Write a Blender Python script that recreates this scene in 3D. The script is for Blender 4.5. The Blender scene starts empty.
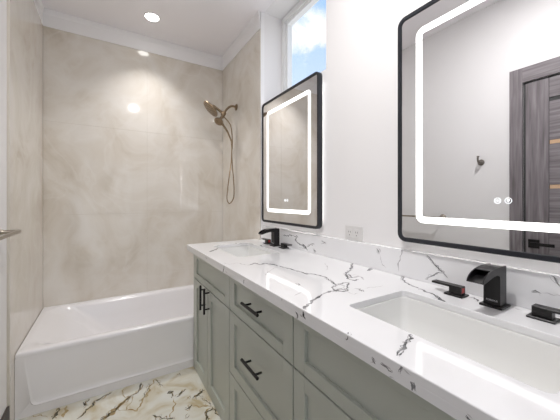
import bpy, bmesh, math, random
from mathutils import Vector, Matrix, noise

random.seed(7)
PI = math.pi
C = bpy.context.scene.collection
S = bpy.context.scene

# ---------------------------------------------------------------- camera
F = 280.7; TH = math.atan2(172, F); HZ = 200.0; HC = 1.22
cd = bpy.data.cameras.new('camera'); cam = bpy.data.objects.new('camera', cd); C.objects.link(cam)
cam.location = (0, 0, HC); cam.rotation_euler = (PI/2, 0, -TH)
cd.sensor_width = 36; cd.lens = F/560*36; cd.shift_y = -10/560; cd.clip_start = .02
S.camera = cam

# ---------------------------------------------------------------- world: blue sky with clouds
w = bpy.data.worlds.new('sky'); S.world = w; w.use_nodes = True
nt = w.node_tree; N = nt.nodes; L = nt.links
bg = N['Background']; tc = N.new('ShaderNodeTexCoord')
sep = N.new('ShaderNodeSeparateXYZ'); L.new(tc.outputs['Generated'], sep.inputs[0])
gr = N.new('ShaderNodeValToRGB'); L.new(sep.outputs['Z'], gr.inputs[0])
gr.color_ramp.elements[0].position = 0.0; gr.color_ramp.elements[0].color = (.95, .97, 1, 1)
gr.color_ramp.elements[1].position = .62; gr.color_ramp.elements[1].color = (.33, .55, .93, 1)
mp = N.new('ShaderNodeMapping'); L.new(tc.outputs['Generated'], mp.inputs[0])
mp.inputs['Location'].default_value = (.35, .10, .62); mp.inputs['Scale'].default_value = (1.0, 1.0, 2.0)
ns = N.new('ShaderNodeTexNoise'); L.new(mp.outputs[0], ns.inputs[0])
ns.inputs['Scale'].default_value = 4.2; ns.inputs['Detail'].default_value = 8; ns.inputs['Roughness'].default_value = .62
ns.inputs['Distortion'].default_value = .4
def _m(op, a, c):
    n = N.new('ShaderNodeMath'); n.operation = op
    for k, v_ in enumerate((a, c)):
        if isinstance(v_, (int, float)): n.inputs[k].default_value = v_
        else: L.new(v_, n.inputs[k])
    return n.outputs[0]
_d = _m('MULTIPLY', _m('SUBTRACT', sep.outputs['Z'], .50), 18.0)      # a bank of cloud at mid height
_bk = _m('MULTIPLY', _m('POWER', 2.718, _m('MULTIPLY', _m('MULTIPLY', _d, _d), -1.0)), .13)
_nz = _m('SUBTRACT', _m('ADD', ns.outputs[0], _bk), .03)
cr = N.new('ShaderNodeValToRGB'); L.new(_nz, cr.inputs[0])
cr.color_ramp.elements[0].position = .47; cr.color_ramp.elements[0].color = (0, 0, 0, 1)
cr.color_ramp.elements[1].position = .60; cr.color_ramp.elements[1].color = (1, 1, 1, 1)
mx = N.new('ShaderNodeMixRGB'); L.new(cr.outputs[0], mx.inputs[0]); L.new(gr.outputs[0], mx.inputs[1])
mx.inputs[2].default_value = (1, 1, 1, 1); L.new(mx.outputs[0], bg.inputs[0])
bg.inputs[1].default_value = .40

S.view_settings.view_transform = 'Standard'; S.view_settings.look = 'None'
S.view_settings.gamma = 1; S.view_settings.use_curve_mapping = False
S.view_settings.exposure = 1.64
S.cycles.max_bounces = 10; S.cycles.diffuse_bounces = 6; S.cycles.glossy_bounces = 5
S.cycles.transparent_max_bounces = 12
S.cycles.use_denoising = True; S.cycles.sample_clamp_indirect = 4
S.cycles.caustics_reflective = False; S.cycles.caustics_refractive = False
LAMP_W = 7.0      # each recessed ceiling lamp
LED_S = .72       # mirror light strips

# ---------------------------------------------------------------- room numbers
XL, XR = -.452, 1.085       # drywall faces
TL, TR = -.440, 1.045       # tile faces
YB, YT = 2.885, 2.087       # tile face behind the tub, tub apron
TE = 2.015                  # near edge of the tile
CZ = 2.745; TZ = 2.605      # ceiling, top of tile
YF = -1.2                  # wall behind the camera

# ---------------------------------------------------------------- materials
def mat(name, col, rough=.5, metal=0, spec=.5, coat=0):
    m = bpy.data.materials.new(name); m.use_nodes = True
    b = m.node_tree.nodes['Principled BSDF']
    b.inputs['Base Color'].default_value = (*col, 1); b.inputs['Roughness'].default_value = rough
    b.inputs['Metallic'].default_value = metal; b.inputs['Specular IOR Level'].default_value = spec
    b.inputs['Coat Weight'].default_value = coat
    return m
def nodes(m):
    t = m.node_tree; return t, t.nodes, t.links, t.nodes['Principled BSDF']
def ramp(N, stops):
    r = N.new('ShaderNodeValToRGB'); e = r.color_ramp.elements
    while len(e) < len(stops): e.new(.5)
    for i, (p, c) in enumerate(stops):
        e[i].position = p; e[i].color = (*c, 1) if len(c) == 3 else c
    return r
def bumpy(m, scale, strength, dist=.001):
    t, N, L, b = nodes(m)
    tc = N.new('ShaderNodeTexCoord'); n = N.new('ShaderNodeTexNoise'); L.new(tc.outputs['Object'], n.inputs[0])
    n.inputs['Scale'].default_value = scale; n.inputs['Detail'].default_value = 3
    bp = N.new('ShaderNodeBump'); bp.inputs['Strength'].default_value = strength; bp.inputs['Distance'].default_value = dist
    L.new(n.outputs[0], bp.inputs['Height']); L.new(bp.outputs[0], b.inputs['Normal'])
    return m
def tint(m, c1, c2, scale, detail=3, stretch=(1, 1, 1)):
    t, N, L, b = nodes(m)
    tc = N.new('ShaderNodeTexCoord'); mp = N.new('ShaderNodeMapping'); L.new(tc.outputs['Object'], mp.inputs[0])
    mp.inputs['Scale'].default_value = stretch
    n = N.new('ShaderNodeTexNoise'); L.new(mp.outputs[0], n.inputs[0])
    n.inputs['Scale'].default_value = scale; n.inputs['Detail'].default_value = detail
    r = ramp(N, [(.3, c1), (.7, c2)]); L.new(n.outputs[0], r.inputs[0]); L.new(r.outputs[0], b.inputs['Base Color'])
    return m
def emis(name, col, s):
    m = mat(name, (.8, .8, .8)); b = m.node_tree.nodes['Principled BSDF']
    b.inputs['Emission Color'].default_value = (*col, 1); b.inputs['Emission Strength'].default_value = s
    return m

paint = bumpy(mat('wall_paint', (.82, .81, .81), .55), 120, .08)
ceil_m = bumpy(mat('ceiling_paint', (.90, .88, .905), .7), 90, .08)
trim_m = bumpy(mat('trim_paint', (.86, .855, .86), .4), 60, .03)
tubm = tint(mat('tub_acrylic', (.8, .79, .8), .16, coat=.3), (.79, .775, .785), (.81, .80, .81), 2)
ceram = tint(mat('sink_ceramic', (.8, .8, .78), .08, coat=.4), (.80, .80, .785), (.82, .82, .805), 3)
cab = tint(mat('sage_paint', (.35, .37, .33), .38), (.475, .50, .45), (.49, .515, .465), 6)
cab_gap_shade = tint(mat('carcass_gap_shade', (.10, .105, .095), .6), (.05, .053, .048), (.07, .073, .066), 8)  # carcass coloured near black, painting shade into the gaps between the fronts
black = bumpy(mat('matte_black_metal', (.012, .011, .011), .35, .3), 300, .03)
spoutm = bumpy(mat('black_faucet_metal', (.022, .021, .022), .28, .6), 250, .02)
bronze = tint(mat('brushed_bronze', (.33, .25, .17), .33, 1), (.25, .185, .12), (.34, .26, .175), 40)
nickel = tint(mat('brushed_nickel', (.42, .38, .33), .3, 1), (.33, .29, .24), (.42, .375, .32), 50)
frame_m = bumpy(mat('mirror_frame_black', (.02, .022, .028), .3, .2), 300, .02)
glass_m = tint(mat('mirror_glass', (.87, .87, .88), .004, 1), (.86, .86, .87), (.87, .87, .88), 1)
led = emis('light_strip', (1, .99, .97), LED_S)
glow = emis('back_light', (1, .97, .95), 3.5)
icon = emis('touch_icon', (.9, .95, 1), .3)
lens = emis('lamp_lens', (1, .98, .95), 4)
white_pl = bumpy(mat('white_plastic', (.70, .69, .68), .3), 200, .02)
hook_m = tint(mat('dark_nickel', (.2, .18, .16), .35, 1), (.18, .16, .145), (.25, .225, .20), 50)
vinyl = bumpy(mat('window_vinyl', (.85, .86, .86), .35), 80, .02)
slot_m = bumpy(mat('socket_slot', (.05, .05, .05), .6), 200, .02)
red_m = tint(mat('red_sticker', (.5, .03, .03), .4), (.5, .03, .03), (.6, .05, .04), 100)
dark_base = tint(mat('dark_baseboard', (.05, .042, .035), .5), (.04, .033, .028), (.07, .058, .048), 20, 3, (1, .1, 1))
logo_m = bumpy(mat('printed_mark', (.6, .6, .6), .5), 200, .01)
amber = bumpy(mat('amber_glass', (.62, .42, .26), .18), 90, .05)

def onyx():
    m = mat('onyx_tile', (.5, .45, .38), .06, spec=.55)
    t, N, L, b = nodes(m)
    tc = N.new('ShaderNodeTexCoord')
    w1 = N.new('ShaderNodeTexNoise'); L.new(tc.outputs['Object'], w1.inputs[0]); w1.inputs['Scale'].default_value = 1.1; w1.inputs['Detail'].default_value = 3
    add = N.new('ShaderNodeMixRGB'); add.blend_type = 'ADD'; add.inputs[0].default_value = .55
    L.new(tc.outputs['Object'], add.inputs[1]); L.new(w1.outputs['Color'], add.inputs[2])
    n1 = N.new('ShaderNodeTexNoise'); L.new(add.outputs[0], n1.inputs[0]); n1.inputs['Scale'].default_value = 2.2; n1.inputs['Detail'].default_value = 7; n1.inputs['Roughness'].default_value = .55; n1.inputs['Distortion'].default_value = 1.2
    r = ramp(N, [(.30, (.575, .52, .44)), (.42, (.66, .61, .54)), (.54, (.705, .665, .605)), (.70, (.76, .73, .685))])
    L.new(n1.outputs[0], r.inputs[0])
    n2 = N.new('ShaderNodeTexNoise'); L.new(add.outputs[0], n2.inputs[0]); n2.inputs['Scale'].default_value = 1.5; n2.inputs['Detail'].default_value = 5; n2.inputs['Distortion'].default_value = 2.2
    sb = N.new('ShaderNodeMath'); sb.operation = 'SUBTRACT'; L.new(n2.outputs[0], sb.inputs[0]); sb.inputs[1].default_value = .5
    ab = N.new('ShaderNodeMath'); ab.operation = 'ABSOLUTE'; L.new(sb.outputs[0], ab.inputs[0])
    r2 = ramp(N, [(0, (1, 1, 1)), (.05, (0, 0, 0))]); L.new(ab.outputs[0], r2.inputs[0])
    m1 = N.new('ShaderNodeMath'); m1.operation = 'MULTIPLY'; L.new(r2.outputs[0], m1.inputs[0]); m1.inputs[1].default_value = .32
    mx = N.new('ShaderNodeMixRGB'); L.new(m1.outputs[0], mx.inputs[0]); L.new(r.outputs[0], mx.inputs[1]); mx.inputs[2].default_value = (.76, .735, .69, 1)
    L.new(mx.outputs[0], b.inputs['Base Color'])
    return m
tile_m = onyx()
grout_m = bumpy(mat('grout', (.60, .56, .49), .4), 100, .02)

quartz = tint(mat('quartz_white', (.82, .82, .83), .07, spec=.5), (.80, .80, .81), (.85, .85, .86), 3, 6)
vein_g = tint(mat('quartz_vein', (.1, .1, .1), .1), (.03, .03, .035), (.42, .42, .43), 45, 4)
vein_f = tint(mat('quartz_vein_faint', (.5, .5, .5), .1), (.38, .37, .38), (.72, .71, .72), 40, 4)
def floor_marble():
    m = mat('gold_marble', (.7, .67, .58), .12)
    t, N, L, b = nodes(m)
    tc = N.new('ShaderNodeTexCoord')
    n1 = N.new('ShaderNodeTexNoise'); L.new(tc.outputs['Object'], n1.inputs[0]); n1.inputs['Scale'].default_value = 5.5; n1.inputs['Detail'].default_value = 7; n1.inputs['Distortion'].default_value = 1.3
    r = ramp(N, [(.33, (.50, .42, .27)), (.44, (.62, .58, .47)), (.56, (.68, .67, .60)), (.75, (.71, .71, .68))])
    L.new(n1.outputs[0], r.inputs[0]); L.new(r.outputs[0], b.inputs['Base Color'])
    return m
fl_m = floor_marble()
vein_d = tint(mat('marble_vein_dark', (.05, .05, .03), .15), (.02, .018, .012), (.20, .17, .10), 35, 4)
vein_o = tint(mat('marble_vein_gold', (.3, .2, .07), .15), (.24, .15, .045), (.52, .42, .24), 30, 4)

def wood():
    m = mat('grey_wood', (.1, .09, .09), .5)
    t, N, L, b = nodes(m)
    tc = N.new('ShaderNodeTexCoord'); mp = N.new('ShaderNodeMapping'); L.new(tc.outputs['Object'], mp.inputs[0])
    mp.inputs['Scale'].default_value = (30, 30, 1.6)
    n = N.new('ShaderNodeTexNoise'); L.new(mp.outputs[0], n.inputs[0]); n.inputs['Scale'].default_value = 2; n.inputs['Detail'].default_value = 6; n.inputs['Distortion'].default_value = .6
    r = ramp(N, [(.3, (.12, .105, .11)), (.5, (.19, .17, .18)), (.72, (.27, .25, .26))]); L.new(n.outputs[0], r.inputs[0])
    L.new(r.outputs[0], b.inputs['Base Color']); return m
def wood_h():
    m = wood(); m.name = 'grey_wood_across'
    for n in m.node_tree.nodes:
        if n.type == 'MAPPING': n.inputs['Scale'].default_value = (30, 1.6, 30)
    return m
wood_v = wood(); wood_x = wood_h()
def pane_mat():
    m = bpy.data.materials.new('window_glass'); m.use_nodes = True
    t = m.node_tree; t.nodes.clear(); N = t.nodes; L = t.links
    o = N.new('ShaderNodeOutputMaterial'); tr = N.new('ShaderNodeBsdfTransparent'); gl = N.new('ShaderNodeBsdfGlossy')
    gl.inputs['Roughness'].default_value = .01; mx = N.new('ShaderNodeMixShader'); mx.inputs[0].default_value = .04; L.new(tr.outputs[0], mx.inputs[1]); L.new(gl.outputs[0], mx.inputs[2]); L.new(mx.outputs[0], o.inputs[0])
    return m
pane_m = pane_mat()

# ---------------------------------------------------------------- helpers
def B(): return bmesh.new()
def box(bm, x0, x1, y0, y1, z0, z1, bev=0, seg=2):
    r = bmesh.ops.create_cube(bm, size=1)
    for v in r['verts']:
        v.co = Vector(((x0+x1)/2+v.co.x*(x1-x0), (y0+y1)/2+v.co.y*(y1-y0), (z0+z1)/2+v.co.z*(z1-z0)))
    if bev:
        es = list({e for v in r['verts'] for e in v.link_edges})
        bmesh.ops.bevel(bm, geom=es, offset=bev, segments=seg, affect='EDGES', profile=.7)
def obj(name, bm, m, parent=None, smooth=False, origin=None):
    """one mesh object; vertices are given in world space (or in parent space when a parent is given)"""
    bmesh.ops.recalc_face_normals(bm, faces=bm.faces)
    if origin is not None:
        bmesh.ops.translate(bm, verts=bm.verts, vec=-Vector(origin))
    me = bpy.data.meshes.new(name); bm.to_mesh(me); bm.free()
    for mm in (m if isinstance(m, (list, tuple)) else [m]): me.materials.append(mm)
    o = bpy.data.objects.new(name, me); C.objects.link(o)
    if origin is not None: o.location = origin
    if parent: o.parent = parent
    if smooth:
        for p in me.polygons: p.use_smooth = True
        try: me.set_sharp_from_angle(angle=math.radians(38))
        except Exception: pass
    return o
def tag(o, label, cat, group=None):
    o['label'] = label; o['category'] = cat
    if group: o['group'] = group
    return o
def thing(name, label, cat, loc=(0, 0, 0), rotz=0, group=None):
    o = bpy.data.objects.new(name, None); C.objects.link(o); o.location = loc; o.rotation_euler = (0, 0, rotz)
    o.empty_display_size = .05
    return tag(o, label, cat, group)
def struct(name, bm, m, parent=None, label=None):
    o = obj(name, bm, m, parent)
    if not parent:
        o['kind'] = 'structure'; o['label'] = label or name.replace('_', ' ')
    return o
def dup(root, loc, label, rotz=None):
    r = root.copy(); C.objects.link(r); r.location = loc; r['label'] = label
    if rotz is not None: r.rotation_euler = (0, 0, rotz)
    for ch in list(root.children):
        c = ch.copy(); C.objects.link(c); c.parent = r
        for g in list(ch.children):
            d = g.copy(); C.objects.link(d); d.parent = c
    return r
def tube(bm, pts, rad, n=12, cap=True):
    pts = [Vector(p) for p in pts]
    rads = rad if isinstance(rad, (list, tuple)) else [rad]*len(pts)
    up = Vector((0, 0, 1)); t0 = (pts[1]-pts[0]).normalized()
    if abs(t0.dot(up)) > .95: up = Vector((0, 1, 0))
    nrm = (up - t0*up.dot(t0)).normalized(); rings = []
    for i, p in enumerate(pts):
        if i == 0: t = pts[1]-pts[0]
        elif i == len(pts)-1: t = pts[-1]-pts[-2]
        else: t = (pts[i+1]-pts[i]).normalized()+(pts[i]-pts[i-1]).normalized()
        t.normalize(); nrm = (nrm - t*nrm.dot(t)).normalized(); bn = t.cross(nrm)
        rings.append([bm.verts.new(p+(nrm*math.cos(a)+bn*math.sin(a))*rads[i]) for a in [2*PI*k/n for k in range(n)]])
    for a, b in zip(rings, rings[1:]):
        for k in range(n): bm.faces.new((a[k], a[(k+1) % n], b[(k+1) % n], b[k]))
    if cap: bm.faces.new(rings[0][::-1]); bm.faces.new(rings[-1])
def lathe(bm, prof, origin, axis, n=24):
    """prof = [(radius, height)] around axis through origin"""
    axis = Vector(axis).normalized(); u = axis.orthogonal().normalized(); v = axis.cross(u); o = Vector(origin)
    rings = []
    for r, h in prof:
        rings.append([bm.verts.new(o+axis*h+(u*math.cos(a)+v*math.sin(a))*max(r, 1e-4)) for a in [2*PI*k/n for k in range(n)]])
    for a, b in zip(rings, rings[1:]):
        for k in range(n): bm.faces.new((a[k], a[(k+1) % n], b[(k+1) % n], b[k]))
    bm.faces.new(rings[0][::-1]); bm.faces.new(rings[-1])
def rrect(a0, a1, b0, b1, r, n=6):
    out = []
    for cx, cy, s in ((a1-r, b1-r, 0), (a0+r, b1-r, 1), (a0+r, b0+r, 2), (a1-r, b0+r, 3)):
        for k in range(n+1):
            a = PI/2*(s+k/n); out.append((cx+r*math.cos(a), cy+r*math.sin(a)))
    return out
def loft(bm, loops, closed_ring=True, cap0=False, cap1=False):
    R = [[bm.verts.new(p) for p in l] for l in loops]; n = len(R[0])
    for a, b in zip(R, R[1:]):
        for k in range(n): bm.faces.new((a[k], a[(k+1) % n], b[(k+1) % n], b[k]))
    if cap0: bm.faces.new(R[0][::-1])
    if cap1: bm.faces.new(R[-1])
    return R
def prism(bm, poly, fn, h0, h1):
    a = [bm.verts.new(fn(p, h0)) for p in poly]; b = [bm.verts.new(fn(p, h1)) for p in poly]; n = len(poly)
    for k in range(n): bm.faces.new((a[k], a[(k+1) % n], b[(k+1) % n], b[k]))
    bm.faces.new(a[::-1]); bm.faces.new(b)
def spline(pts, k=6):
    P = [Vector(p) for p in pts]; out = []
    for i in range(len(P)-1):
        p0 = P[max(i-1, 0)]; p1 = P[i]; p2 = P[i+1]; p3 = P[min(i+2, len(P)-1)]
        for j in range(k):
            t = j/k
            out.append(.5*((2*p1)+(p2-p0)*t+(2*p0-5*p1+4*p2-p3)*t*t+(3*p1-p0-3*p2+p3)*t**3))
    out.append(P[-1]); return out
# pixel -> point on a plane (used only to lay the stone's veins out on the slab)
_c, _s = math.cos(TH), math.sin(TH)
def ray(px, py):
    r = (px-280)/F; return (r*_c+_s, -r*_s+_c, (HZ-py)/F)
def onz(px, py, z):
    d = ray(px, py); t = (z-HC)/d[2]; return Vector((d[0]*t, d[1]*t, z))
def onx(px, py, x):
    d = ray(px, py); t = x/d[0]; return Vector((x, d[1]*t, HC+d[2]*t))
def ribbon(bm, pts, nrm, wid, mi, amp=.25, lift=.0003, clip=None, step=.006, twin=True):
    if twin and mi == 1:      # dark veins run inside a paler, more ragged one
        ribbon(bm, pts, nrm, wid*.75, 2, amp*2.2, lift*.6, clip, step*.8, False)
        ribbon(bm, pts, nrm, wid*.4, 1, amp*2.6, lift*.8, clip, step*.7, False)
    """an irregular vein lying in the surface of a slab, part of the slab's own mesh"""
    nrm = Vector(nrm); out = []
    for a, b in zip(pts, pts[1:]):
        n = max(1, int((b-a).length/step))
        for j in range(n): out.append(a.lerp(b, j/n))
    out.append(pts[-1])
    m = len(out); L_, R_ = [], []
    off = random.random()*100
    for i, p in enumerate(out):
        t = (out[min(i+1, m-1)]-out[max(i-1, 0)]).normalized(); sd = t.cross(nrm)
        q = p + sd*noise.noise(Vector((i*.35, off, 0)))*step*amp*4
        f = .45+.9*abs(noise.noise(Vector((i*.27, off+9, 3))))*2
        e = min(1, (i+.4)/3, (m-1-i+.4)/3)
        wd = wid*f*e/2
        L_.append(q+sd*wd+nrm*lift); R_.append(q-sd*wd+nrm*lift)
    if clip: 
        L_ = [clip(v) for v in L_]; R_ = [clip(v) for v in R_]
    lv = [bm.verts.new(v) for v in L_]; rv = [bm.verts.new(v) for v in R_]
    for i in range(m-1):
        try:
            f = bm.faces.new((lv[i], lv[i+1], rv[i+1], rv[i])); f.material_index = mi
        except ValueError: pass

# ================================================================ STRUCTURE
b = B(); box(b, XL-.1, XR+.1, YF, YB+.1, -.1, 0)
def fz(pts, ox, oy, sc): return [onz(ox+x/sc, oy+y/sc, 0) for x, y in pts]
def fclip(v): return Vector((min(max(v.x, -.44), .55), v.y, v.z)) if v.y < YT-.004 else Vector((v.x, YT-.004, v.z))
FV = [  # (points, crop origin, scale, width, material)
 ([(195, 60), (180, 100), (150, 125)], 100, 370, 4.67, .010, 1), ([(150, 120), (110, 150), (75, 185), (40, 212), (0, 240)], 100, 370, 4.67, .030, 2),
 ([(150, 120), (110, 152), (72, 182), (38, 214), (0, 238)], 100, 370, 4.67, .012, 1), ([(105, 88), (110, 130), (160, 125), (120, 185), (60, 180)], 100, 370, 4.67, .005, 2),
 ([(260, 40), (232, 80), (222, 118), (205, 130), (192, 160), (172, 190), (120, 188)], 100, 370, 4.67, .010, 2), ([(258, 42), (274, 58), (292, 78)], 100, 370, 4.67, .005, 1),
 ([(235, 60), (215, 95), (198, 150)], 100, 370, 4.67, .004, 1),
 ([(404, 88), (378, 105), (356, 128)], 100, 370, 4.67, .011, 1), ([(352, 132), (346, 165), (335, 190), (328, 225)], 100, 370, 4.67, .010, 2),
 ([(316, 112), (330, 104), (344, 100)], 100, 370, 4.67, .030, 1), ([(334, 108), (340, 130)], 100, 370, 4.67, .006, 1),
 ([(482, 88), (462, 112), (432, 138)], 100, 370, 4.67, .012, 1), ([(428, 160), (412, 180), (396, 186)], 100, 370, 4.67, .010, 1),
 ([(415, 120), (412, 138)], 100, 370, 4.67, .008, 1), ([(455, 112), (490, 140), (522, 168)], 100, 370, 4.67, .004, 1),
 ([(425, 168), (470, 172), (525, 168)], 100, 370, 4.67, .010, 2), ([(528, 172), (512, 190), (495, 212), (505, 240)], 100, 370, 4.67, .011, 1),
 ([(528, 180), (560, 215)], 100, 370, 4.67, .009, 1), ([(422, 210), (400, 228)], 100, 370, 4.67, .008, 1),
 ([(244, 210), (285, 222), (350, 228)], 100, 370, 4.67, .007, 1), ([(372, 14), (376, 24)], 100, 370, 4.67, .014, 1),
 ([(270, 215), (262, 240)], 100, 370, 4.67, .005, 1),
 ([(252, 188), (236, 215), (222, 250)], 10, 370, 5.09, .015, 1), ([(300, 180), (284, 205), (262, 244)], 10, 370, 5.09, .018, 2),
 ([(396, 146), (392, 165), (398, 180), (372, 190)], 10, 370, 5.09, .009, 1), ([(520, 112), (470, 140), (432, 160), (425, 178), (395, 200), (340, 250)], 10, 370, 5.09, .009, 1),
 ([(60, 240), (120, 232), (200, 236)], 10, 370, 5.09, .006, 2),
]
for pts, ox, oy, sc, wd, mi in FV:
    ribbon(b, fz(pts, ox, oy, sc), (0, 0, 1), wd, mi, amp=.5, clip=fclip, step=.009)
rr = random.Random(3)   # the same veining carries on towards the door
for i in range(46):
    x = rr.uniform(-.42, .5); y = rr.uniform(YF+.1, 1.42); a = rr.uniform(.6, 2.2); p = [Vector((x, y, 0))]
    for k in range(rr.randint(2, 5)):
        a += rr.uniform(-.5, .5); p.append(p[-1]+Vector((math.cos(a), math.sin(a), 0))*rr.uniform(.03, .09))
    ribbon(b, p, (0, 0, 1), rr.uniform(.004, .014), rr.choice((1, 1, 2)), amp=.5, clip=fclip, step=.009)
for y in (-.56, .24, 1.04, 1.84): box(b, XL, .55, y-.001, y+.001, -.001, .0002)
for x in (.155,): box(b, x-.001, x+.001, YF, YT-.005, -.001, .0002)
struct('floor', b, [fl_m, vein_d, vein_o], label='polished cream marble floor with dark and golden veins')
b = B(); box(b, XL-.1, XR+.1, YF, YB+.1, CZ, CZ+.1)
struct('ceiling', b, ceil_m, label='flat pale ceiling above the tub and vanity')
b = B(); box(b, XL-.1, XL, YF, YB+.1, 0, CZ)
struct('wall_left', b, paint, label='white left wall carrying the towel bar and hook')
b = B(); box(b, XL, -.40, YF-.1, YF, 0, CZ); box(b, .42, XR, YF-.1, YF, 0, CZ); box(b, -.40, .42, YF-.1, YF, 2.06, CZ)  # unseen wall; its doorway is added to let fill daylight in
struct('wall_front', b, paint, label='white wall behind the camera, with an added doorway that lets in daylight')
b = B(); box(b, XL, XR+.3, YB+.01, YB+.11, 0, CZ)
struct('wall_back', b, paint, label='wall behind the bathtub')
WY0, WY1, WZ0, WZ1 = 1.256, TE, 1.985, 2.742
b = B()
box(b, XR, XR+.25, YF, WY0, 0, CZ); box(b, XR, XR+.25, WY1, YB+.01, 0, CZ)
box(b, XR, XR+.25, WY0, WY1, 0, WZ0); box(b, XR, XR+.25, WY0, WY1, WZ1, CZ)
struct('wall_right', b, paint, label='white wall behind the vanity with a high window')
# furred-out tile surround: right (with its painted return), left, back
b = B(); box(b, TR+.008, XR, TE, YB+.01, 0, CZ-.002)
struct('trim_1', b, trim_m, label='white return at the edge of the shower tile beside the window')
def tiles(name, us, zs, fn, label):
    b = B(); g = .0012
    p = fn(us[0], us[-1], .0018); box(b, p[0], p[1], p[2], p[3], zs[0], zs[-1])
    for f in b.faces: f.material_index = 1
    for u0, u1 in zip(us, us[1:]):
        for z0, z1 in zip(zs, zs[1:]):
            p = fn(u0+g, u1-g); old = set(b.faces); box(b, p[0], p[1], p[2], p[3], z0+g, z1-g)
            for f in b.faces:
                if f not in old: f.material_index = 0
    return struct(name, b, [tile_m, grout_m], label=label)
zs = [0, .345, 1.099, 1.853, TZ]
tiles('trim_2', [TL, .311, TR], zs, lambda a, c, d=0: (a, c, YB+d, YB+.01), 'beige onyx tile panel behind the bathtub')
tiles('trim_3', [2.0, YB], [0, .345, TZ], lambda a, c, d=0: (XL, TL-d, a, c), 'beige onyx tile panel on the left wall')
tiles('trim_4', [TE, YB], [0, .345, TZ], lambda a, c, d=0: (TR+d, TR+.008, a, c), 'beige onyx tile panel behind the shower head')
# crown boards above the tile
def crown(name, path, label):
    b = B(); prof = [(0, TZ), (.006, TZ), (.006, CZ-.045), (.012, CZ-.030), (.016, CZ-.001), (0, CZ-.001)]
    R = []
    for (x, y, nx, ny) in path:
        R.append([b.verts.new((x+nx*d, y+ny*d, z)) for d, z in prof])
    n = len(prof)
    for A, D in zip(R, R[1:]):
        for k in range(n): b.faces.new((A[k], A[(k+1) % n], D[(k+1) % n], D[k]))
    b.faces.new(R[0][::-1]); b.faces.new(R[-1])
    return struct(name, b, trim_m, label=label)
crown('trim_5', [(TL-.008, 2.0, 1, 0), (TL-.008, YB+.002, 1, -1), (TR+.002, YB+.002, -1, -1), (TR+.002, TE, -1, 0)], 'white crown boards above the shower tile')
# baseboard
b = B(); box(b, XL, XL+.012, .89, 1.998, 0, .14, .002); box(b, XL, XL+.012, YF, -.03, 0, .14, .002)
struct('baseboard_left', b, dark_base, label='dark baseboard along the left wall')
# window
wn = bpy.data.objects.new('window_1', None); C.objects.link(wn); wn['kind'] = 'structure'; wn['label'] = 'high square window above the far mirror'
fx0, fx1 = 1.25, 1.32
def ringx(b, x0, x1, y0, y1, z0, z1, wd):
    box(b, x0, x1, y0, y0+wd, z0, z1, .003); box(b, x0, x1, y1-wd, y1, z0, z1, .003)
    box(b, x0, x1, y0+wd, y1-wd, z0, z0+wd, .003); box(b, x0, x1, y0+wd, y1-wd, z1-wd, z1, .003)
b = B(); ringx(b, fx0, fx1, WY0+.001, WY1-.001, WZ0+.001, WZ1-.001, .045); struct('window_frame', b, vinyl, wn)
b = B(); ringx(b, fx0+.012, fx1-.012, WY0+.045, WY1-.045, WZ0+.045, WZ1-.045, .028); struct('window_sash', b, vinyl, wn)
b = B(); box(b, fx0+.03, fx0+.036, WY0+.072, WY1-.072, WZ0+.072, WZ1-.072); struct('window_pane', b, pane_m, wn)
# door in the left wall (the near mirror shows it)
dr = bpy.data.objects.new('door_1', None); C.objects.link(dr); dr['kind'] = 'structure'; dr['label'] = 'dark grey wood door with amber glass strips in the left wall'
b = B(); box(b, XL, XL+.02, .807, .883, 0, 2.165, .002); box(b, XL, XL+.02, -.025, .05, 0, 2.165, .002)
struct('door_casing', b, wood_v, dr)
b = B(); box(b, XL, XL+.02, .05, .807, 2.06, 2.165, .002); struct('door_head', b, wood_x, dr)
b = B(); box(b, XL, XL+.002, .051, .806, 0.002, 2.059); struct('door_gap', b, slot_m, dr)
b = B(); box(b, XL+.002, XL+.012, .668, .790, .01, 2.045, .001); box(b, XL+.002, XL+.012, .066, .186, .01, 2.045, .001)
struct('door_stile', b, wood_v, dr)
b = B(); sz = [.01, .24, .50, .76, 1.02, 1.31, 1.612, 1.90, 2.045]
for z0, z1 in zip(sz, sz[1:]):
    e0 = 0 if z0 == .01 else .014; e1 = 0 if z1 == 2.045 else .014
    box(b, XL+.002, XL+.009, .188, .666, z0+e0, z1-e1, .001)
struct('door_panel', b, wood_x, dr)
b = B()
for z in sz[1:-1]:
    if z < 1.85: box(b, XL+.002, XL+.006, .19, .664, z-.013, z+.013)
struct('door_glass_strip', b, amber, dr)
b = B(); box(b, XL+.012, XL+.02, .715, .775, .885, .945, .001); box(b, XL+.02, XL+.045, .735, .755, .905, .925, .002); box(b, XL+.04, XL+.05, .63, .757, .905, .927, .002)
struct('door_handle', b, black, dr)

# ================================================================ CEILING LIGHTS
def lamp_at(x, y, label, first):
    if first: 
        t = thing('ceiling_light', label, 'ceiling light', (x, y, CZ), 0, 'recessed ceiling lights')
        b = B(); ring = [[((r)*math.cos(2*PI*k/32), r*math.sin(2*PI*k/32), z) for k in range(32)] for r, z in ((.051, -.001), (.062, -.001), (.063, -.003), (.056, -.006), (.051, -.004))]
        loft(b, ring); obj('trim_ring', b, white_pl, t, True)
        b = B(); lathe(b, [(.0001, -.0085), (.050, -.0075), (.052, -.001), (.0001, -.001)], (0, 0, 0), (0, 0, 1), 32); obj('lens', b, lens, t)
    else: t = dup(first_lamp, (x, y, CZ), label)
    ld = bpy.data.lights.new('lamp', 'AREA'); ld.shape = 'DISK'; ld.size = .10; ld.energy = LAMP_W;  ld.color = (1, .98, .975)
    lo = bpy.data.objects.new('lamp', ld); C.objects.link(lo); lo.parent = t; lo.location = (0, 0, -.011)
    return t
first_lamp = None
first_lamp = lamp_at(.313, 2.55, 'round recessed ceiling light above the bathtub', True)
for ch in list(first_lamp.children):
    if ch.type == 'LIGHT': bpy.data.objects.remove(ch)
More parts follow.
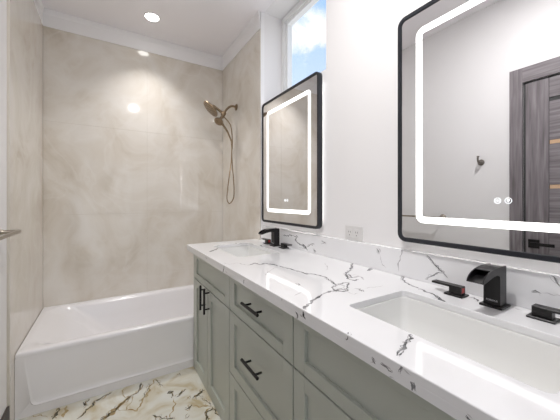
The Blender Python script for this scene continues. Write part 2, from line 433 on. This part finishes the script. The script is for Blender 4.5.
_l = bpy.data.lights.new('lamp', 'AREA'); _l.shape = 'DISK'; _l.size = .10; _l.energy = LAMP_W*.20; _l.spread = math.radians(95); _l.color = (1, .98, .975)
lamp_at(.362, .58, 'recessed ceiling light above the middle of the room, reflected in the shower tile', False)
lo = bpy.data.objects.new('lamp', _l); C.objects.link(lo); lo.parent = first_lamp; lo.location = (0, 0, -.011)

# ================================================================ BATHTUB
H = .367
tub = thing('bathtub', 'white alcove bathtub with recessed apron panel under the onyx tile', 'bathtub', (TL, YT, 0))
W_, D_ = TR-TL, YB-YT
b = B()
def lp(x0, x1, y0, y1, r, z): return [(x, y, z) for x, y in rrect(x0, x1, y0, y1, r, 6)]
e = .0015
loops = [lp(e, W_-e, .0125, D_-e, .004, .0), lp(e, W_-e, .0125, D_-e, .004, H-.030), lp(e, W_-e, 0.0, D_-e, .004, H-.028), lp(e, W_-e, .0, D_-e, .004, H-.010), lp(e+.001, W_-e-.001, .003, D_-e-.001, .005, H-.004), lp(e+.004, W_-e-.004, .010, D_-e-.004, .006, H),
         lp(.030, W_-.07, .045, D_-.035, .12, H), lp(.045, W_-.080, .054, D_-.043, .115, H-.003), lp(.068, W_-.09, .062, D_-.050, .11, H-.009), lp(.12, W_-.10, .072, D_-.058, .11, H-.03),
         lp(.26, W_-.12, .085, D_-.078, .11, H-.13), lp(.39, W_-.14, .112, D_-.105, .10, .10), lp(.44, W_-.16, .14, D_-.135, .09, .065), lp(.50, W_-.20, .2, D_-.20, .08, .058)]
R = loft(b, loops, cap1=True, cap0=True)
obj('tub_shell', b, tubm, tub, True)
# apron: border with a drafted recessed panel
b = B()
def apron(x0t, x0b, zb, zt, y, r):
    pts = []
    x1t, x1b = W_-x0t, W_-x0b
    n = 8
    def corner(cx, cz, a0):
        return [(cx+r*math.cos(a0+PI/2*k/n), y, cz+r*math.sin(a0+PI/2*k/n)) for k in range(n+1)]
    zt = H-.0285; pts += [(x0t, 0, zt), (x0t, 0, zt-.05)] + corner(x0b+r, zb+r, PI) + corner(x1b-r, zb+r, 1.5*PI) + [(x1t, 0, zt-.05), (x1t, 0, zt)]
    return pts
o1 = [(.001, 0, H-.0285), (.001, 0, H-.08)] + [(.001, 0, .001)]*9 + [(W_-.001, 0, .001)]*9 + [(W_-.001, 0, H-.08), (W_-.001, 0, H-.0285)]
a1 = apron(.036, .066, .052, H-.030, 0.0, .03); a1b = apron(.040, .069, .055, H-.031, -.0045, .03); a2 = apron(.046, .075, .061, H-.032, .0, .03); a3 = apron(.050, .080, .066, H-.034, .003, .028)
R = [[b.verts.new(p) for p in l] for l in (o1, a1, a1b, a2, a3)]
for A, D in zip(R, R[1:]):
    n = len(A)
    for k in range(n):
        try:
            vs = [A[k], A[(k+1) % n], D[(k+1) % n], D[k]]
            if (A[k].co-A[(k+1) % n].co).length < 1e-6: vs = [A[k], D[(k+1) % n], D[k]]
            b.faces.new(vs)
        except ValueError: pass
b.faces.new(R[-1])
bmesh.ops.remove_doubles(b, verts=b.verts, dist=1e-5)
obj('apron', b, tubm, tub, True)
b = B(); lathe(b, [(.0001, 0), (.03, 0), (.034, .003), (.03, .006), (.0001, .006)], (W_-.28, D_/2, .0585), (0, 0, 1)); obj('drain', b, bronze, tub, True)
b = B(); lathe(b, [(.0001, 0), (.034, 0), (.034, .008), (.028, .012), (.0001, .012)], (W_-.13, D_/2, .24), (-1, 0, .08)); obj('overflow_plate', b, bronze, tub, True)

# ================================================================ SHOWER SET  (plane y = 2.5)
SY = 2.50
sh = thing('shower_head_set', 'brushed bronze two-way shower head with hand shower and hose on the tiled wall', 'shower head', (TR, SY, 2.104))
def q(px, py, dy=0, y=SY):
    d = ray(px, py); t = (y+dy)/d[1]; return Vector((d[0]*t-TR, dy, HC+d[2]*t-2.104))
b = B(); lathe(b, [(.0001, 0), (.030, 0), (.032, .004), (.026, .010), (.014, .016), (.0001, .016)], (-.0005, 0, 0), (-1, 0, 0)); obj('flange', b, bronze, sh, True)
b = B(); arm = spline([(-.012, 0, 0), (-.045, 0, .003), (-.075, 0, -.012), (-.105, 0, -.045), (-.122, 0, -.070)], 6); tube(b, arm, .0105, 12); obj('arm', b, bronze, sh, True)
b = B(); dp = Vector((-.128, 0, -.083))
lathe(b, [(.0001, -.02), (.018, -.02), (.021, -.012), (.021, .012), (.018, .022), (.0001, .022)], dp, (-.6, 0, -.8))
lathe(b, [(.0001, -.026), (.012, -.026), (.014, .018), (.0001, .018)], dp, (0, 1, 0))
lathe(b, [(.0001, 0), (.013, 0), (.013, .04), (.0001, .04)], dp, (-.35, -.1, -.9)); obj('diverter', b, bronze, sh, True)
# rain head: tilted disc facing down and out of the alcove
hc_ = q(211, 108.5); ax = Vector((-.70, .06, -.70)).normalized()
b = B(); lathe(b, [(.0001, -.040), (.014, -.040), (.018, -.022), (.045, -.010), (.078, -.003), (.084, .004), (.083, .010), (.076, .012), (.0001, .012)], hc_, ax, 36)
tube(b, [dp, hc_-ax*.036], .012, 12); hd = obj('rain_head', b, bronze, sh, True)
b = B(); u = ax.orthogonal().normalized(); v = ax.cross(u)
for rr_, n in ((.016, 6), (.032, 12), (.048, 18), (.063, 24)):
    for k in range(n):
        a = 2*PI*k/n; p = hc_+ax*.0122+(u*math.cos(a)+v*math.sin(a))*rr_
        lathe(b, [(.0022, 0), (.0014, .003)], p, ax, 6)
obj('nozzles', b, black, hd)
# hand shower held in a cradle below the diverter
hp = q(219, 121); ax2 = Vector((-.55, -.30, -.78)).normalized()
b = B(); lathe(b, [(.0001, -.055), (.012, -.055), (.015, -.03), (.030, -.012), (.043, .004), (.043, .012), (.037, .016), (.0001, .016)], hp, ax2, 28)
hh = q(231.3, 141); tube(b, spline([hp-ax2*.012, q(222.5, 124.5), q(227, 131), hh], 5), [.013]*6+[.0095]*5+[.008]*5, 12); obj('hand_shower', b, bronze, sh, True)
b = B(); tube(b, [hp-ax2*.02, dp+Vector((-.01, 0, -.03))], .010, 10); obj('cradle', b, bronze, sh, True)
b = B(); tube(b, spline([hh, q(231.8, 150), q(231, 163), q(229, 178, -.01), q(227.5, 190), q(227, 199), q(229.5, 203.5), q(233.5, 198, .01), q(234, 186, .01), q(232.5, 168, .01), q(231.8, 155, .01), q(232.3, 140, .012), q(230.3, 125, .012), dp+Vector((.004, .012, -.02))], 7), .0052, 8)
obj('hose', b, bronze, sh, True)

# ================================================================ VANITY CABINETS
XFR = .534; XC = .554        # front faces, carcass face
CB = 1.083                   # cabinet backs
ZT_ = .855
def shaker(b, y0, y1, z0, z1, st=.062, rl=.05):
    x0, x1 = 0.0, .019; d = .012
    iy0, iy1, iz0, iz1 = y0+st, y1-st, z0+rl, z1-rl
    box(b, x0, x1, y0, iy0, z0, z1, .0012, 1); box(b, x0, x1, iy1, y1, z0, z1, .0012, 1)
    box(b, x0, x1, iy0, iy1, z0, iz0, .0012, 1); box(b, x0, x1, iy0, iy1, iz1, z1, .0012, 1)
    box(b, x0+d, x1, iy0-.001, iy1+.001, iz0-.001, iz1+.001)
def pull(vert, y, z, ln=.155):
    b = B(); so = -.032; sp = ln*.32
    if vert:
        tube(b, [(so, y, z-ln/2), (so, y, z+ln/2)], .0068, 12)
        for s in (-1, 1): tube(b, [(so, y, z+s*sp), (0, y, z+s*sp)], .0048, 10)
    else:
        tube(b, [(so, y-ln/2, z), (so, y+ln/2, z)], .0068, 12)
        for s in (-1, 1): tube(b, [(so, y+s*sp, z), (0, y+s*sp, z)], .0048, 10)
    return b
def carcass(t, wd):
    b = B(); box(b, XC-XFR, CB-XFR, 0, wd, .028, ZT_-.002); box(b, .02, .06, 0.0, wd, 0.0, .03)
    # hollow top so the sink has room
    obj('cabinet_body', b, cab_gap_shade, t)
def carcass_open(t, wd, left, right):
    b = B(); p = .018; X0, X1 = XC-XFR, CB-XFR
    box(b, X0, X1, 0, p, 0, ZT_-.002); box(b, X0, X1, wd-p, wd, 0, ZT_-.002); box(b, X1-p, X1, p, wd-p, .03, ZT_-.002)
    box(b, X0, X1-p, p, wd-p, .03, .05); box(b, X0, X0+p, p, wd-p, .05, ZT_-.002); 
    n0 = 0
    obj('cabinet_body', b, [cab_gap_shade], t)
def side_panel(t, y0, y1):
    b = B(); box(b, .0, CB-XFR, y0, y1, 0, ZT_-.002, .001, 1); obj('side_panel', b, cab, t)
def kick(t, y0, y1):
    b = B(); box(b, .002, .019, y0, y1, 0, .028, .001, 1); obj('plinth', b, cab, t)
g = .003; ZS = .656; ZTOP = .848; ZB = .031
def sink_cab(name, y0, y1, label, mid, hy, side):
    t = thing(name, label, 'vanity cabinet', (XFR, y0, 0), 0, None); wd = y1-y0
    a0, a1 = 0, wd
    if side == 'far': side_panel(t, wd-.016, wd); a1 = wd-.016
    if side == 'near': side_panel(t, 0, .016); a0 = .016
    b = B(); p = .016; X0, X1 = XC-XFR, CB-XFR
    c0 = a0; c1 = a1
    box(b, X0, X1, c0, c0+p, 0, ZT_-.002); box(b, X0, X1, c1-p, c1, 0, ZT_-.002); box(b, X1-p, X1, c0+p, c1-p, .03, ZT_-.002)
    box(b, X0, X1-p, c0+p, c1-p, .03, .05); box(b, X0, X0+p, c0+p, c1-p, .05, ZT_-.002)
    obj('cabinet_body', b, cab_gap_shade, t)
    kick(t, a0, a1)
    b = B(); shaker(b, a0+g, a1-g, ZS+g, ZTOP, .062, .042); obj('false_drawer_front', b, cab, t)
    m = mid-y0
    b = B(); shaker(b, a0+g, m-g, ZB, ZS-g); d1 = obj('door', b, cab, t); obj('handle', pull(True, hy[0]-y0, .597), black, d1, True)
    b = B(); shaker(b, m+g, a1-g, ZB, ZS-g); d2 = obj('door', b, cab, t); obj('handle', pull(True, hy[1]-y0, .597), black, d2, True)
    return t
ya, yb_, yc, yd = 2.082, 1.372, .787, -.02
sink_cab('sink_cabinet', yb_, ya, 'sage green two-door sink cabinet next to the bathtub', 1.748, (1.708, 1.790), 'far')
sink_cab('sink_cabinet', yd, yc, 'sage green sink cabinet under the near sink, right of the drawers', .385, (.345, .425), 'near')
t = thing('drawer_cabinet', 'sage green three-drawer cabinet between the two sink cabinets', 'vanity cabinet', (XFR, yc, 0))
wd = yb_-yc
carcass(t, wd); kick(t, 0, wd)
for z0, z1, hz in ((ZS+g, ZTOP, .765), (.337+g, ZS-g, .516), (ZB, .337-g, .185)):
    b = B(); shaker(b, g, wd-g, z0, z1, .062, .042 if z1 == ZTOP else .05); d = obj('drawer', b, cab, t)
    obj('handle', pull(False, 1.066-yc, hz), black, d, True)

# ================================================================ COUNTERTOP
CT0, CT1 = .876, .896; CE = .856; CX0, CX1 = .492, 1.083; CY0, CY1 = -.035, 2.105
SINKS = [(.631, .909, 1.475, 1.945), (.631, .909, .160, .630)]
b = B()
def rect_with_holes():
    global b
    xs = sorted({CX0, CX1, .631, .909}); ys = sorted({CY0, CY1, 1.475, 1.945, .160, .630})
    V = {}
    def vv(i, j, z):
        k = (i, j, z)
        if k not in V: V[k] = b.verts.new((xs[i], ys[j], z))
        return V[k]
    hole = {(1, 1), (1, 3)}
    cells = [(i, j) for i in range(len(xs)-1) for j in range(len(ys)-1) if (i, j) not in hole]
    for i, j in cells:
        b.faces.new((vv(i, j, CT1), vv(i+1, j, CT1), vv(i+1, j+1, CT1), vv(i, j+1, CT1)))
        b.faces.new((vv(i, j+1, CT0), vv(i+1, j+1, CT0), vv(i+1, j, CT0), vv(i, j, CT0)))
        for di, dj, p, q_ in ((-1, 0, (i, j), (i, j+1)), (1, 0, (i+1, j), (i+1, j+1)), (0, -1, (i, j), (i+1, j)), (0, 1, (i, j+1), (i+1, j+1))):
            if (i+di, j+dj) not in cells:
                b.faces.new((vv(*p, CT0), vv(*q_, CT0), vv(*q_, CT1), vv(*p, CT1)))
    # rounded corners of the openings and eased edges
    ve = [e_ for e_ in b.edges if abs(e_.verts[0].co.z-e_.verts[1].co.z) > .01 and .6 < e_.verts[0].co.x < .92 and e_.verts[0].co.y > .1 and e_.verts[0].co.y < 1.99]
    ve = [e_ for e_ in ve if not (e_.is_boundary)]
    bmesh.ops.recalc_face_normals(b, faces=b.faces)
    bmesh.ops.bevel(b, geom=ve, offset=.016, segments=5, affect='EDGES', profile=.5)
    te = []
    for e_ in b.edges:
        if len(e_.link_faces) == 2 and e_.verts[0].co.z > CT1-.001 and e_.verts[1].co.z > CT1-.001:
            n1, n2 = e_.link_faces[0].normal, e_.link_faces[1].normal
            if abs(n1.dot(n2)) < .3: te.append(e_)
    bmesh.ops.bevel(b, geom=te, offset=.0025, segments=2, affect='EDGES', profile=.5)
rect_with_holes()
box(b, CX0, CX0+.02, CY0, CY1, CE, CT0, .0004, 1); box(b, CX0+.02, TR-.001, CY1-.02, CY1, CE, CT0, .0008, 1); box(b, CX0+.02, CX1, CY0, CY0+.014, CE, CT0, .0008, 1)
def zc(pts, ox, oy, sc): return [onz(ox+x/sc, oy+y/sc, CT1) for x, y in pts]
def inb(v):
    x = min(max(v.x, CX0+.003), CX1-.02); y = min(max(v.y, CY0+.003), CY1-.003)
    for a0, a1, b0, b1 in SINKS:
        if a0-.003 < x < a1+.003 and b0-.003 < y < b1+.003:
            d = [(x-a0, 'a'), (a1-x, 'b'), (y-b0, 'c'), (b1-y, 'd')]; d.sort(); s = d[0][1]
            if s == 'a': x = a0-.003
            elif s == 'b': x = a1+.003
            elif s == 'c': y = b0-.003
            else: y = b1+.003
    return Vector((x, y, v.z))
A_ = (180, 220, 3.5); B_ = (260, 240, 3.5); D_c = (380, 255, 6.22); E_ = (430, 250, 4.31); G_ = (330, 240, 2.335)
TV = [([(102, 112), (120, 105), (135, 99), (150, 91)], A_, .012, 1), ([(150, 91), (185, 88), (215, 87), (250, 83)], A_, .009, 1), ([(240, 83), (252, 84)], A_, .02, 2),
 ([(282, 87), (287, 95)], A_, .012, 1), ([(197, 80), (199, 88)], A_, .008, 1),
 ([(150, 150), (175, 155), (200, 150), (235, 158)], A_, .004, 2), ([(235, 158), (250, 155), (262, 151), (278, 156), (300, 152), (330, 156), (345, 162)], A_, .006, 1),
 ([(345, 160), (400, 175), (450, 192)], A_, .004, 1),
 ([(150, 115), (190, 120), (230, 130), (250, 145), (268, 158)], B_, .005, 1),
 ([(306, 66), (324, 80), (318, 104)], B_, .009, 1), ([(318, 104), (300, 118), (308, 136), (330, 142), (346, 138)], B_, .007, 1),
 ([(296, 120), (312, 124), (335, 122), (356, 130), (362, 140)], B_, .006, 2), ([(312, 118), (318, 132), (350, 128)], B_, .005, 1),
 ([(268, 158), (290, 150), (310, 150), (304, 165), (306, 178), (285, 180), (260, 176), (252, 164), (268, 158)], B_, .005, 1),
 ([(306, 176), (280, 172), (245, 180), (215, 190)], B_, .005, 1), ([(215, 190), (190, 208), (170, 225), (148, 242)], B_, .007, 1),
 ([(234, 178), (262, 180), (290, 166)], B_, .004, 2), ([(255, 150), (290, 160), (300, 178)], B_, .004, 2),
 ([(397, 97), (388, 101), (374, 108)], B_, .009, 1), ([(330, 170), (348, 172), (362, 182)], B_, .005, 1), ([(345, 180), (355, 170)], B_, .004, 2),
 ([(366, 169), (400, 165), (432, 161)], B_, .003, 2), ([(225, 80), (236, 92), (234, 106)], B_, .003, 2), ([(133, 152), (137, 160)], B_, .007, 1), ([(120, 195), (150, 180)], B_, .003, 2),
 ([(300, 180), (330, 190), (345, 186)], B_, .003, 2), ([(60, 95), (30, 110), (20, 125)], B_, .003, 2),
 ([(145, 122), (141, 140), (140, 155), (160, 172), (205, 192), (240, 208)], D_c, .0045, 1), ([(240, 208), (285, 228), (330, 245), (362, 262)], D_c, .005, 1),
 ([(345, 255), (372, 270), (400, 292), (395, 300), (340, 292)], D_c, .010, 1), ([(125, 132), (150, 135), (235, 158)], D_c, .0035, 1), ([(320, 290), (350, 290)], D_c, .003, 2),
 ([(165, 205), (190, 206), (206, 214), (200, 222)], E_, .005, 1), ([(210, 222), (240, 232)], E_, .003, 2), ([(355, 248), (400, 262)], E_, .003, 2), ([(5, 205), (30, 212)], E_, .003, 2),
 ([(45, 216), (38, 222)], G_, .007, 1), ([(190, 220), (183, 232), (175, 243), (168, 258), (161, 272)], G_, .0055, 1), ([(186, 222), (176, 240)], G_, .004, 2),
]
for pts, (ox, oy, sc), wd_, mi in TV: ribbon(b, zc(pts, ox, oy, sc), (0, 0, 1), wd_*1.35, mi, amp=.35, clip=inb)
def xc(pts, ox, oy, sc, x): return [onx(ox+x_/sc, oy+y_/sc, x) for x_, y_ in pts]
def fcl(v): return Vector((v.x, v.y, min(max(v.z, CE+.0015), CT1-.003)))
EV = [([(90, 127), (93, 137)], A_, .005, 1), ([(155, 158), (153, 172), (150, 186)], A_, .005, 1), ([(225, 208), (222, 223)], A_, .005, 1), ([(158, 176), (165, 186)], A_, .004, 2),
 ([(28, 158), (29, 182)], B_, .004, 1), ([(75, 200), (78, 215)], B_, .004, 2),
 ([(124, 250), (132, 262), (128, 275)], B_, .008, 1), ([(150, 250), (154, 268), (160, 276)], B_, .012, 1), ([(138, 258), (150, 272)], B_, .006, 2),
 ([(41, 224), (37, 234)], G_, .007, 1), ([(163, 282), (167, 296), (162, 310)], G_, .006, 1), ([(98, 272), (106, 290)], G_, .008, 1), ([(94, 285), (108, 282)], G_, .005, 2),
 ([(118, 288), (132, 296), (146, 310)], G_, .005, 1), ([(130, 318), (146, 322), (150, 330)], G_, .004, 2), ([(188, 330), (196, 340), (192, 352)], G_, .011, 1), ([(196, 332), (202, 354)], G_, .006, 1),
 ([(318, 408), (330, 420)], G_, .010, 1), ([(170, 300), (190, 318)], G_, .0035, 2)]
for pts, (ox, oy, sc), wd_, mi in EV: ribbon(b, xc(pts, ox, oy, sc, CX0), (-1, 0, 0), wd_, mi, amp=.3, clip=fcl, step=.004)
b.faces.ensure_lookup_table()
me_b = b
o = obj('countertop', b, [quartz, vein_g, vein_f])
tag(o, 'long white quartz countertop with grey veins on the sage green cabinets', 'countertop')

# backsplash
BX = 1.065; BZ = 1.010
b = B(); box(b, BX, XR-.001, CY0, TE-.002, CT1+.0005, BZ, .0015, 1)
def bcl(v): return Vector((v.x, min(max(v.y, CY0+.002), TE-.004), min(max(v.z, CT1+.001), BZ-.002)))
H_ = (240, 180, 5.09); K_ = (340, 250, 4.66)
BV = [([(218, 282), (240, 283), (270, 281)], H_, .004, 1), ([(270, 280), (288, 292), (280, 305), (300, 325), (322, 335), (330, 350)], H_, .007, 1), ([(285, 283), (298, 292)], H_, .006, 1),
 ([(318, 325), (345, 356)], H_, .010, 1), ([(372, 350), (388, 366)], H_, .009, 1), ([(340, 340), (360, 330), (380, 325)], H_, .004, 1), ([(300, 345), (335, 348)], H_, .004, 2),
 ([(414, 308), (425, 316), (440, 324)], H_, .004, 1), ([(410, 325), (435, 322)], H_, .003, 2),
 ([(170, -8), (180, 5), (183, 20)], K_, .008, 1), ([(183, 20), (195, 60), (215, 85)], K_, .003, 2), ([(290, -6), (288, 15), (275, 50), (270, 100)], K_, .004, 2), ([(290, -6), (289, 14)], K_, .006, 1),
 ([(402, 20), (430, 52), (455, 80), (480, 105), (500, 132)], K_, .0055, 1), ([(396, 136), (412, 126), (432, 120), (450, 110), (472, 100)], K_, .004, 1),
 ([(225, 36), (240, 52), (252, 66)], G_, .004, 1), ([(470, 120), (486, 120), (494, 124)], G_, .007, 1), ([(494, 122), (530, 128), (560, 138)], G_, .003, 2), ([(515, 82), (530, 98), (545, 112)], G_, .004, 1)]
for pts, (ox, oy, sc), wd_, mi in BV: ribbon(b, xc(pts, ox, oy, sc, BX), (-1, 0, 0), wd_, mi, amp=.35, clip=bcl)
o = obj('backsplash', b, [quartz, vein_g, vein_f])
tag(o, 'low veined quartz backsplash strip standing along the back of the countertop', 'backsplash')

# ================================================================ SINKS
def sink(cy, label, first=None):
    if first: return dup(first, (.770, cy, CT0), label)
    t = thing('sink', label, 'sink', (.770, cy, CT0), 0, 'undermount sinks')
    b = B(); hw, hl = .139, .235
    def l(d, z, r): return [(x, y, z) for x, y in rrect(-hw-d, hw+d, -hl-d, hl+d, r, 6)]
    loops = [l(.022, -.001, .03), l(.002, -.001, .018), l(-.002, -.004, .02), l(-.008, -.06, .028), l(-.014, -.11, .035), l(-.03, -.132, .04), l(-.06, -.138, .04), l(-.11, -.141, .02)]
    loft(b, loops, cap1=True)
    outer = [l(.022, -.001, .03), l(.022, -.012, .03), l(.008, -.02, .03), l(-.002, -.12, .04), l(-.03, -.152, .04)]
    loft(b, outer, cap1=True)
    bmesh.ops.remove_doubles(b, verts=b.verts, dist=1e-5)
    obj('basin', b, ceram, t, True)
    b = B(); lathe(b, [(.0001, -.1405), (.02, -.1405), (.022, -.137), (.018, -.135), (.0001, -.135)], (.0, 0, 0), (0, 0, 1)); obj('drain', b, black, t, True)
    return t
s1 = sink(.395, 'white rectangular undermount sink in the near half of the countertop')
sink(1.71, 'white undermount sink at the far end of the countertop beside the bathtub', s1)

# ================================================================ FAUCETS
fa = thing('faucet', 'near matte black waterfall faucet with two lever handles, under the large mirror', 'faucet', (1.012, .390, CT1), 0, 'black waterfall faucets')
hw = .0225
# spout: upright block whose top curves forward into an open trough
def fxz(p, y): return (p[0], y, p[1])
hw = .022
b = B(); prism(b, [(.020, .006), (.020, .121), (-.020, .121), (-.020, .006)], fxz, -hw+.0015, hw-.0015)
cheek = [(.021, .006), (.021, .122), (.018, .1245), (-.030, .1245), (-.055, .1235), (-.078, .120), (-.098, .1145), (-.113, .1065), (-.122, .098), (-.126, .089),
         (-.120, .088), (-.106, .091), (-.085, .0965), (-.060, .101), (-.040, .1025), (-.030, .1015), (-.0225, .097), (-.021, .090), (-.021, .006)]
for s_ in (-1, 1): prism(b, cheek, fxz, s_*hw, s_*(hw-.003))
prism(b, [(.0, .1245), (-.030, .1245), (-.055, .1235), (-.078, .120), (-.078, .117), (-.055, .1205), (-.030, .1215), (.0, .1215)], fxz, -hw, hw)
prism(b, [(-.0205, .098), (-.040, .1025), (-.060, .101), (-.085, .0965), (-.106, .091), (-.120, .088), (-.126, .089), (-.121, .091), (-.106, .094), (-.085, .0995), (-.060, .104), (-.040, .1055), (-.019, .1055)], fxz, -hw, hw)
spo = obj('spout', b, spoutm, fa)
b = B(); box(b, -.032, .030, -.030, .030, .0, .007, .0015, 1); obj('spout_base', b, black, fa)
txt = bpy.data.curves.new('printed_mark', 'FONT'); txt.body = 'FORIOUS'; txt.size = .0072; txt.align_x = 'CENTER'
to = bpy.data.objects.new('printed_mark', txt); C.objects.link(to); to.rotation_euler = (PI/2, 0, -PI/2); to.location = (-.0206, 0, .018); txt.extrude = .0001
bpy.context.view_layer.update()
me = bpy.data.meshes.new_from_object(to.evaluated_get(bpy.context.evaluated_depsgraph_get())); me.transform(to.matrix_world)
bpy.data.objects.remove(to); to = bpy.data.objects.new('printed_mark', me); C.objects.link(to); me.materials.clear(); me.materials.append(logo_m)
to.parent = spo
def handle(s, sticker):
    cy = s*.112
    b = B(); box(b, -.024, .024, cy-.030, cy+.030, 0, .006, .0015, 1)
    box(b, -.013, .016, cy-.021, cy+.018 if s > 0 else cy+.021, .006, .028, .001, 1)
    if s > 0: box(b, -.013, .016, cy-.021, cy+.078, .026, .033, .001, 1)
    else: box(b, -.013, .016, cy-.078, cy+.021, .026, .033, .001, 1)
    h = obj('lever_handle', b, black, fa)
    if sticker:
        b = B(); box(b, -.006, .010, cy-.0214, cy-.021, .012, .028); obj('sticker', b, red_m, h)
handle(1, True); handle(-1, False)
dup(fa, (1.012, 1.714, CT1), 'far matte black waterfall faucet with two lever handles, beside the shower tile')

# ================================================================ MIRRORS
def mirror(y0, y1, label):
    z0, z1 = 1.048, 1.978; xf = 1.043; t = thing('mirror', label, 'mirror', (xf, (y0+y1)/2, z0), 0, 'lighted mirrors')
    h = (y1-y0)/2; Z = z1-z0
    def l(d, x, r): return [(x, y, z) for y, z in rrect(-h+d, h-d, d, Z-d, max(r-d, .006), 8)]
    b = B(); loops = [l(.0, .028, .035), l(0, .003, .035), l(.002, 0, .035), l(.016, 0, .035), l(.018, .003, .035), l(.018, .028, .035), l(0, .028, .035)]
    loft(b, loops); bmesh.ops.remove_doubles(b, verts=b.verts, dist=1e-6); obj('frame', b, frame_m, t, True)
    b = B(); loft(b, [l(.0182, .005, .035), l(.0182, .024, .035)], cap0=True, cap1=True); gl = obj('glass', b, glass_m, t)
    b = B(); i = .082; w2 = .025
    k1 = i+.03; k2 = i+w2+.008
    loft(b, [l(i, .0045, k1), l(i, .0040, k1), l(i+w2, .0040, k2), l(i+w2, .0045, k2)]); obj('light_strip', b, led, t)
    b = B(); loft(b, [l(.034, .029, .05), l(.034, .037, .05), l(.062, .037, .05), l(.062, .029, .05), l(.034, .029, .05)]); bmesh.ops.remove_doubles(b, verts=b.verts, dist=1e-6); obj('back_light', b, glow, t)
    b = B(); box(b, .028, .041, -h+.08, h-.08, .08, Z-.08); obj('back_housing', b, frame_m, t)
    for s in (-1, 1):
        b = B(); cy = s*.014; cz = 1.218-z0
        pr = [(cy+.0095*math.cos(2*PI*k/24), cz+.0095*math.sin(2*PI*k/24)) for k in range(24)]; pi_ = [(cy+.0078*math.cos(2*PI*k/24), cz+.0078*math.sin(2*PI*k/24)) for k in range(24)]
        loft(b, [[(x, y, z) for y, z in P_] for x, P_ in ((.0047, pr), (.0042, pr), (.0042, pi_), (.0047, pi_))])
        if s > 0:
            for k in (-1, 0, 1): box(b, .0042, .0047, cy+k*.004-.0008, cy+k*.004+.0008, cz-.004, cz+.004)
        else:
            box(b, .0042, .0047, cy-.0035, cy+.0035, cz-.0015, cz+.0045); box(b, .0042, .0047, cy-.001, cy+.001, cz-.005, cz-.001)
        obj('touch_button', b, icon, t)
    return t
mirror(1.272, 1.984, 'far lighted mirror in a black rounded frame, below the window')
mirror(.012, .753, 'near lighted mirror in a black rounded frame, reflecting the dark wood door')

# ================================================================ OUTLET
t = thing('wall_outlet', 'white double outlet plate on the wall between the two mirrors', 'outlet', (XR, 1.037, 1.048))
b = B(); box(b, -.006, -.0002, -.0585, .0585, -.037, .037, .002); obj('cover_plate', b, white_pl, t)
for s in (-1, 1):
    b = B(); box(b, -.0085, -.0055, s*.024-.0165, s*.024+.0165, -.0225, .0225, .001, 1); r_ = obj('receptacle', b, white_pl, t)
    b = B()
    for dy in (-.006, .006): box(b, -.0088, -.0084, s*.024+dy-.0012, s*.024+dy+.0012, .002, .011)
    box(b, -.0088, -.0084, s*.024-.0022, s*.024+.0022, -.012, -.007); obj('socket_slot', b, slot_m, r_)

# ================================================================ TOWEL BAR and HOOK on the left wall
t = thing('towel_bar', 'brushed metal towel bar on the left wall beside the shower tile', 'towel bar', (XL, 1.375, 1.067))
Lb = .457
for y in (0, Lb):
    b = B(); lathe(b, [(.0001, .0003), (.027, .0003), (.027, .004), (.016, .014), (.0095, .030), (.0085, .070), (.0085, .078), (.0001, .078)], (0, y, 0), (1, 0, 0)); obj('post', b, nickel, t, True)
b = B(); box(b, .074, .090, -.010, Lb+.008, -.007, .007, .0015, 1); obj('bar', b, nickel, t)
t = thing('robe_hook', 'small brushed metal robe hook on the left wall, seen in the near mirror', 'hook', (XL, 1.075, 1.52))
b = B(); lathe(b, [(.0001, .0003), (.024, .0003), (.024, .005), (.014, .014), (.009, .024), (.0001, .024)], (0, 0, 0), (1, 0, 0)); obj('base', b, hook_m, t, True)
b = B(); tube(b, spline([(.015, 0, 0), (.035, 0, -.002), (.052, 0, .008), (.056, 0, .028), (.052, 0, .045)], 5), [.008]*10+[.007]*5+[.007]*4+[.009, .010], 12); obj('hook_arm', b, hook_m, t, True)
